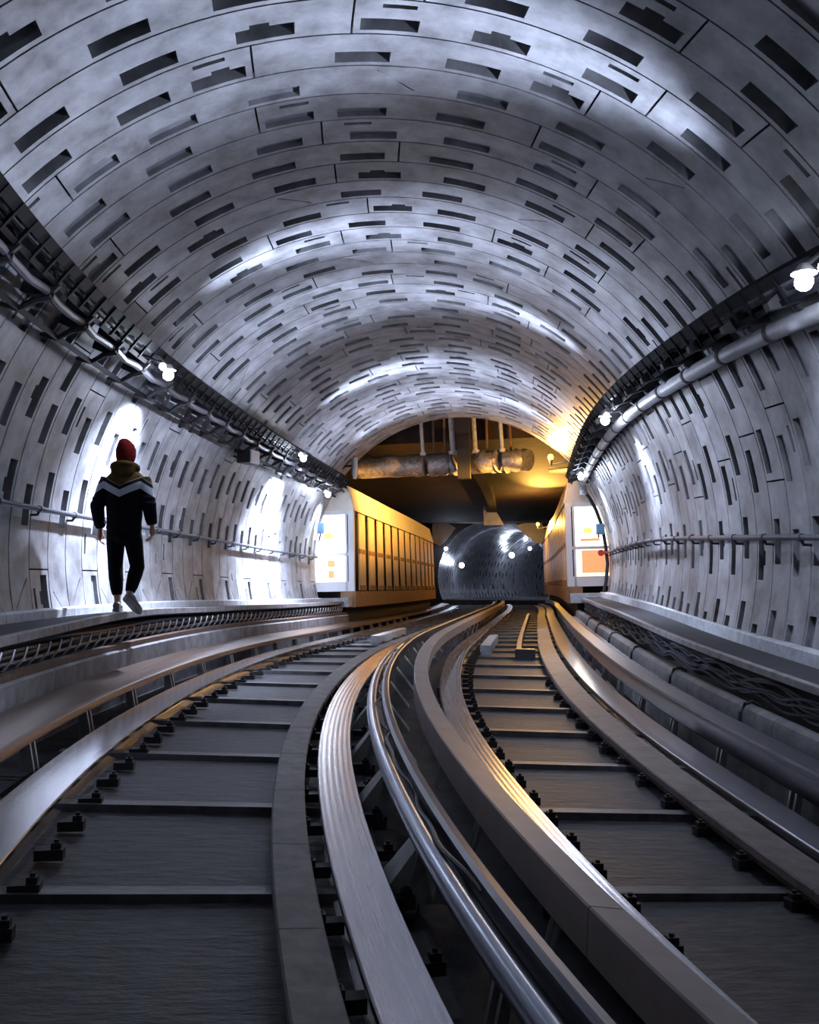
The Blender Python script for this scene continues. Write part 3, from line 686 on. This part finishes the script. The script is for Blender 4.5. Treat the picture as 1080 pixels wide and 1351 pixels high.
flamp(57.0, -3.05, 1.75, 'white lamp at the left jamb of the far tunnel mouth', .12)
point(WF(84, 0, 2.5), 40, COOL, .15)
def panel(name, s, pts, th, label):
    mb = MB(); mb.plate([WF(s, u, h) for u, h in pts], tangent(s)*th); return tag(mb.build(name, 'portal'), label, 'panel')
panel('metal_shroud', 57.0, [(-3.9, 3.3), (-3.5, 3.35), (-2.9, 3.33), (-2.45, 3.05), (-2.98, 2.35), (-3.45, 1.9), (-3.9, 2.15)], .3, 'curved metal panel at the upper left of the far tunnel mouth')
panel('metal_shroud', 57.0, [(1.3, 3.2), (1.9, 3.33), (2.9, 3.33), (3.1, 2.9), (3.0, 2.15), (2.5, 2.1), (1.9, 2.6)], .3, 'curved metal panel at the upper right of the far tunnel mouth')
panel('portal_fin', 44.0, [(-.39, 3.36), (-.33, 3.36), (-.23, 2.97), (.24, 2.96), (.58, 2.33), (-.39, 2.35)], .15, 'pale fin-shaped metal plate hanging above the far tunnel mouth')

# ------------------------------------------------------------------ the walker
PS, PU = 10.05, -2.88
ploc = WL(PS, PU, -.862)
def loft(mb, rings, n=18, cap=True):
    vs = []; fs = []
    for (x, y, z, rx, ry) in rings:
        for j in range(n):
            a = 2*pi*j/n; vs.append((x+rx*math.cos(a), y+ry*math.sin(a), z))
    for i in range(len(rings)-1):
        for j in range(n): fs.append((i*n+j, i*n+(j+1) % n, (i+1)*n+(j+1) % n, (i+1)*n+j))
    fs.append(tuple(range(n-1, -1, -1))); fs.append(tuple((len(rings)-1)*n+j for j in range(n)))
    mb.add(vs, fs)
def fuse(o, vox, smooth=3):
    m = o.modifiers.new('fuse', 'REMESH'); m.mode = 'VOXEL'; m.voxel_size = vox; m.use_smooth_shade = True
    q = o.modifiers.new('soften', 'SMOOTH'); q.factor = .5; q.iterations = smooth
person = None
SHL, ELL, WRL = Vector((-.205, 0, 1.45)), Vector((-.295, -.03, 1.14)), Vector((-.275, .05, .89))
SHR, ELR, WRR = Vector((.205, 0, 1.45)), Vector((.285, -.05, 1.14)), Vector((.315, -.02, .93))
HPL, KNL, ANL = Vector((-.09, 0, .90)), Vector((-.10, .06, .48)), Vector((-.05, .03, .10))
HPR, KNR, ANR = Vector((.085, 0, .90)), Vector((.155, .02, .49)), Vector((.12, -.13, .155))
body = MB()
loft(body, [(0, 0, .84, .13, .09), (0, 0, .92, .155, .105), (0, 0, 1.05, .145, .10), (0, 0, 1.25, .17, .11), (0, 0, 1.42, .185, .105), (0, 0, 1.52, .10, .08), (0, .01, 1.58, .06, .06), (-.01, .02, 1.66, .058, .062)])
loft(body, [(-.02, .03, 1.60, .03, .04), (-.02, .04, 1.64, .062, .08), (-.02, .045, 1.70, .076, .095), (-.02, .04, 1.77, .08, .10), (-.02, .035, 1.83, .07, .088), (-.02, .03, 1.865, .03, .04)])
hd = Matrix.Rotation(-.5, 3, 'Z')                       # head turned a little to the right
fc = Vector((-.02, .04, 0))
def fp(x, y, z): v = hd @ Vector((x, y, 0)); return Vector((fc.x+v.x, fc.y+v.y, z))
body.tube([fp(0, .08, 1.755), fp(0, .118, 1.715), fp(0, .10, 1.70)], [.012, .017, .012], 8)
body.tube([fp(-.02, .088, 1.667), fp(.02, .088, 1.667)], .011, 6)
for e in (-1, 1):
    body.ball(fp(.032*e, .083, 1.758), .014, 8, 6); body.ball(fp(.08*e, 0, 1.73), .024, 8, 6, (.5, 1, 1.4))
for S, E_, Wr in ((SHL, ELL, WRL), (SHR, ELR, WRR)):
    body.tube([S, S.lerp(E_, .5), E_, E_.lerp(Wr, .4), Wr], [.06, .05, .042, .04, .027], 10)
def hand(Wr, side, curl):
    """palm, four bent fingers of different length and a thumb from the side of the palm"""
    d = Vector((.1*side, .12, -1)).normalized(); lat = Vector((0, 1, .1)).normalized(); inn = Vector((-side, 0, 0))
    pc_ = Wr+d*.05
    body.tube([Wr, Wr+d*.03, Wr+d*.075, Wr+d*.10], [.027, .033, .037, .03], 8)
    for i, L in enumerate((.072, .082, .076, .058)):
        b = Wr+d*.088+lat*(.031-.021*i); m = b+d*L*.45+inn*.010*curl; e = m+d*L*.32+inn*.028*curl; f = e+d*L*.12+inn*.03*curl
        body.tube([b, m, e, f], [.0115, .0105, .0095, .008], 7)
    b = Wr+d*.035+lat*.028; body.tube([b, b+lat*.028+d*.022+inn*.01, b+lat*.036+d*.05+inn*.02, b+lat*.036+d*.07+inn*.025], [.013, .012, .0105, .008], 7)
hand(WRL, -1, 1.); hand(WRR, 1, 1.2)
for H, K, A in ((HPL, KNL, ANL), (HPR, KNR, ANR)):
    body.tube([H, H.lerp(K, .4), K, K.lerp(A, .35), A], [.085, .075, .055, .052, .036], 10)
body.tube([ANL, ANL+Vector((-.01, .05, -.05)), ANL+Vector((-.03, .15, -.06))], [.038, .036, .028], 8)
body.tube([ANR, ANR+Vector((.03, .06, -.07)), ANR+Vector((.06, .13, -.13))], [.038, .036, .026], 8)
person = body.build('person', 'skin'); fuse(person, .008, 2)
tag(person, 'person in red beanie, chevron-striped jacket and black joggers walking away on the walkway', 'person')
for q_ in ('trouser', 'beanie', 'olive'): M[q_].node_tree.nodes['Principled BSDF'].inputs['Specular IOR Level'].default_value = .08
def cloth(mb, name, m, vox=.012, it=4):
    o = mb.build(name, m); o.parent = person
    if vox: fuse(o, vox, it)
    return o
jk = MB()
loft(jk, [(0, 0, .86, .175, .125), (0, 0, .90, .195, .135), (0, 0, .97, .19, .13), (0, -.005, 1.12, .20, .14), (0, -.01, 1.28, .215, .145), (0, -.01, 1.40, .225, .14), (0, 0, 1.49, .19, .12), (-.005, 0, 1.55, .12, .10), (-.01, .01, 1.60, .09, .085)], 24)
for S, E_, Wr in ((SHL, ELL, WRL), (SHR, ELR, WRR)):
    jk.tube([S+Vector((0, 0, .01)), S.lerp(E_, .35), S.lerp(E_, .75), E_, E_.lerp(Wr, .25), E_.lerp(Wr, .6), E_.lerp(Wr, .92)], [.07, .078, .072, .076, .072, .066, .048], 14)
    for q in (.25, .5, .75):                              # sleeve folds
        c = E_.lerp(Wr, q); jk.tube([c-Vector((.0, 0, .012)), c+Vector((0, 0, .012))], [.074-.012*q, .074-.012*q], 12)
    for q in (.7, .9): c = S.lerp(E_, q); jk.tube([c-Vector((.0, 0, .012)), c+Vector((0, 0, .012))], [.084, .084], 12)
# jacket colours: olive yoke, pale chevron, navy black body
m = bpy.data.materials.new('chevron jacket'); m.use_nodes = True; N = m.node_tree.nodes; L = m.node_tree.links; b = N['Principled BSDF']; b.inputs['Roughness'].default_value = .85; b.inputs['Specular IOR Level'].default_value = .1
tcn = N.new('ShaderNodeTexCoord'); sp = N.new('ShaderNodeSeparateXYZ'); L.new(tcn.outputs['Object'], sp.inputs[0])
def mth(op, a, c=None, d=None):
    n = N.new('ShaderNodeMath'); n.operation = op
    for i, q in enumerate((a, c, d)):
        if q is None: continue
        if isinstance(q, (int, float)): n.inputs[i].default_value = q
        else: L.new(q, n.inputs[i])
    return n.outputs[0]
ax = mth('ABSOLUTE', mth('ADD', sp.outputs['X'], .015))
inner = mth('MULTIPLY', mth('MINIMUM', ax, .205), .50); outer = mth('MULTIPLY', mth('MAXIMUM', mth('SUBTRACT', ax, .205), 0), -.62)
v = mth('SUBTRACT', sp.outputs['Z'], mth('ADD', inner, outer))
rp = N.new('ShaderNodeValToRGB'); rp.color_ramp.interpolation = 'CONSTANT'
L.new(mth('MULTIPLY', mth('SUBTRACT', v, 1.0), 1/.6), rp.inputs['Fac'])
E_ = rp.color_ramp.elements; E_[0].position = 0; E_[0].color = (.004, .0045, .009, 1); E_[1].position = (1.235-1)/.6; E_[1].color = (.46, .48, .55, 1)
for p_, c_ in ((1.315, (.012, .012, .02, 1)), (1.355, (.30, .27, .2, 1)), (1.363, (.065, .04, .012, 1))):
    e = E_.new((p_-1)/.6); e.color = c_
L.new(rp.outputs['Color'], b.inputs['Base Color'])
jacket = cloth(jk, 'jacket', m, .011, 3)
hood = MB(); P = []
for i in range(17):
    a = pi*.5+2*pi*i/16; P.append(Vector((-.01+.125*math.cos(a), -.005+.10*math.sin(a), 1.575-.03*math.sin(a))))
hood.tube(P, .042, 10); loft(hood, [(-.01, -.075, 1.43, .09, .055), (-.01, -.085, 1.50, .13, .06), (-.01, -.075, 1.57, .135, .06), (-.01, -.05, 1.625, .10, .05)])
cloth(hood, 'hood', 'olive', .011, 3)
tr_ = MB(); loft(tr_, [(0, 0, .74, .12, .085), (0, 0, .80, .165, .125), (0, 0, .92, .17, .125), (0, 0, .97, .155, .115)], 20)
tr_.tube([HPL, HPL.lerp(KNL, .35), HPL.lerp(KNL, .8), KNL, KNL.lerp(ANL, .3), KNL.lerp(ANL, .65), KNL.lerp(ANL, .80)], [.10, .10, .085, .080, .079, .066, .05], 14)
tr_.tube([HPR, HPR.lerp(KNR, .35), HPR.lerp(KNR, .8), KNR, KNR.lerp(ANR, .3), KNR.lerp(ANR, .65), KNR.lerp(ANR, .83)], [.10, .10, .085, .080, .079, .066, .05], 14)
cloth(tr_, 'trousers', 'trouser', .011, 4)
bn = MB(); loft(bn, [(-.02, .025, 1.645, .092, .108), (-.02, .032, 1.71, .108, .126), (-.02, .03, 1.78, .106, .122), (-.022, .025, 1.835, .09, .105), (-.03, .015, 1.875, .06, .072), (-.035, .005, 1.90, .028, .03)], 20)
bo = cloth(bn, 'beanie', 'beanie', .010, 2)
def shoe(A, toe, pitch, name='shoe'):
    """sneaker: upper and sole built along the foot, then turned"""
    up = MB(); loft_r = []
    Rm = Matrix.Rotation(toe, 3, 'Z') @ Matrix.Rotation(pitch, 3, 'X')
    secs = [(-.10, .030, .052), (-.085, .040, .080), (-.03, .043, .095), (.03, .045, .078), (.09, .05, .058), (.15, .045, .048), (.185, .026, .032)]
    vs = []; fs = []; n = 12
    for (y, w, hgt) in secs:
        for j in range(n):
            a = 2*pi*j/n; vs.append(Vector((w*math.cos(a), y, .022+max(0, hgt*(.5+.5*math.sin(a))))))
    for i in range(len(secs)-1):
        for j in range(n): fs.append((i*n+j, i*n+(j+1) % n, (i+1)*n+(j+1) % n, (i+1)*n+j))
    fs.append(tuple(range(n-1, -1, -1))); fs.append(tuple((len(secs)-1)*n+j for j in range(n)))
    piv = Vector((0, .14, 0))
    tf = lambda v: A+Rm @ (v-piv)
    up.add([tf(v) for v in vs], fs); o = cloth(up, name, 'shoe', 0)
    sl = MB(); P = [(-.045, .02), (-.043, -.07), (-.03, -.105), (.03, -.105), (.043, -.07), (.05, .06), (.05, .12), (.03, .18), (0, .195), (-.03, .18), (-.05, .12), (-.05, .06)]
    q = MB(); n2 = len(P); q.add([tf(Vector((x, y, 0))) for x, y in P]+[tf(Vector((x, y, .03))) for x, y in P], [tuple(range(n2)), tuple(range(2*n2-1, n2-1, -1))]+[(i, (i+1) % n2, n2+(i+1) % n2, n2+i) for i in range(n2)])
    so_ = q.build('sole', 'sole'); so_.parent = o
shoe(Vector((-.085, .17, .0)), .22, 0); shoe(Vector((.175, -.005, .0)), -.38, -.60)
person.location = ploc; person.rotation_euler = (0, 0, -.02)

for o in list(bpy.data.objects):
    if '_o' in o: del o['_o']
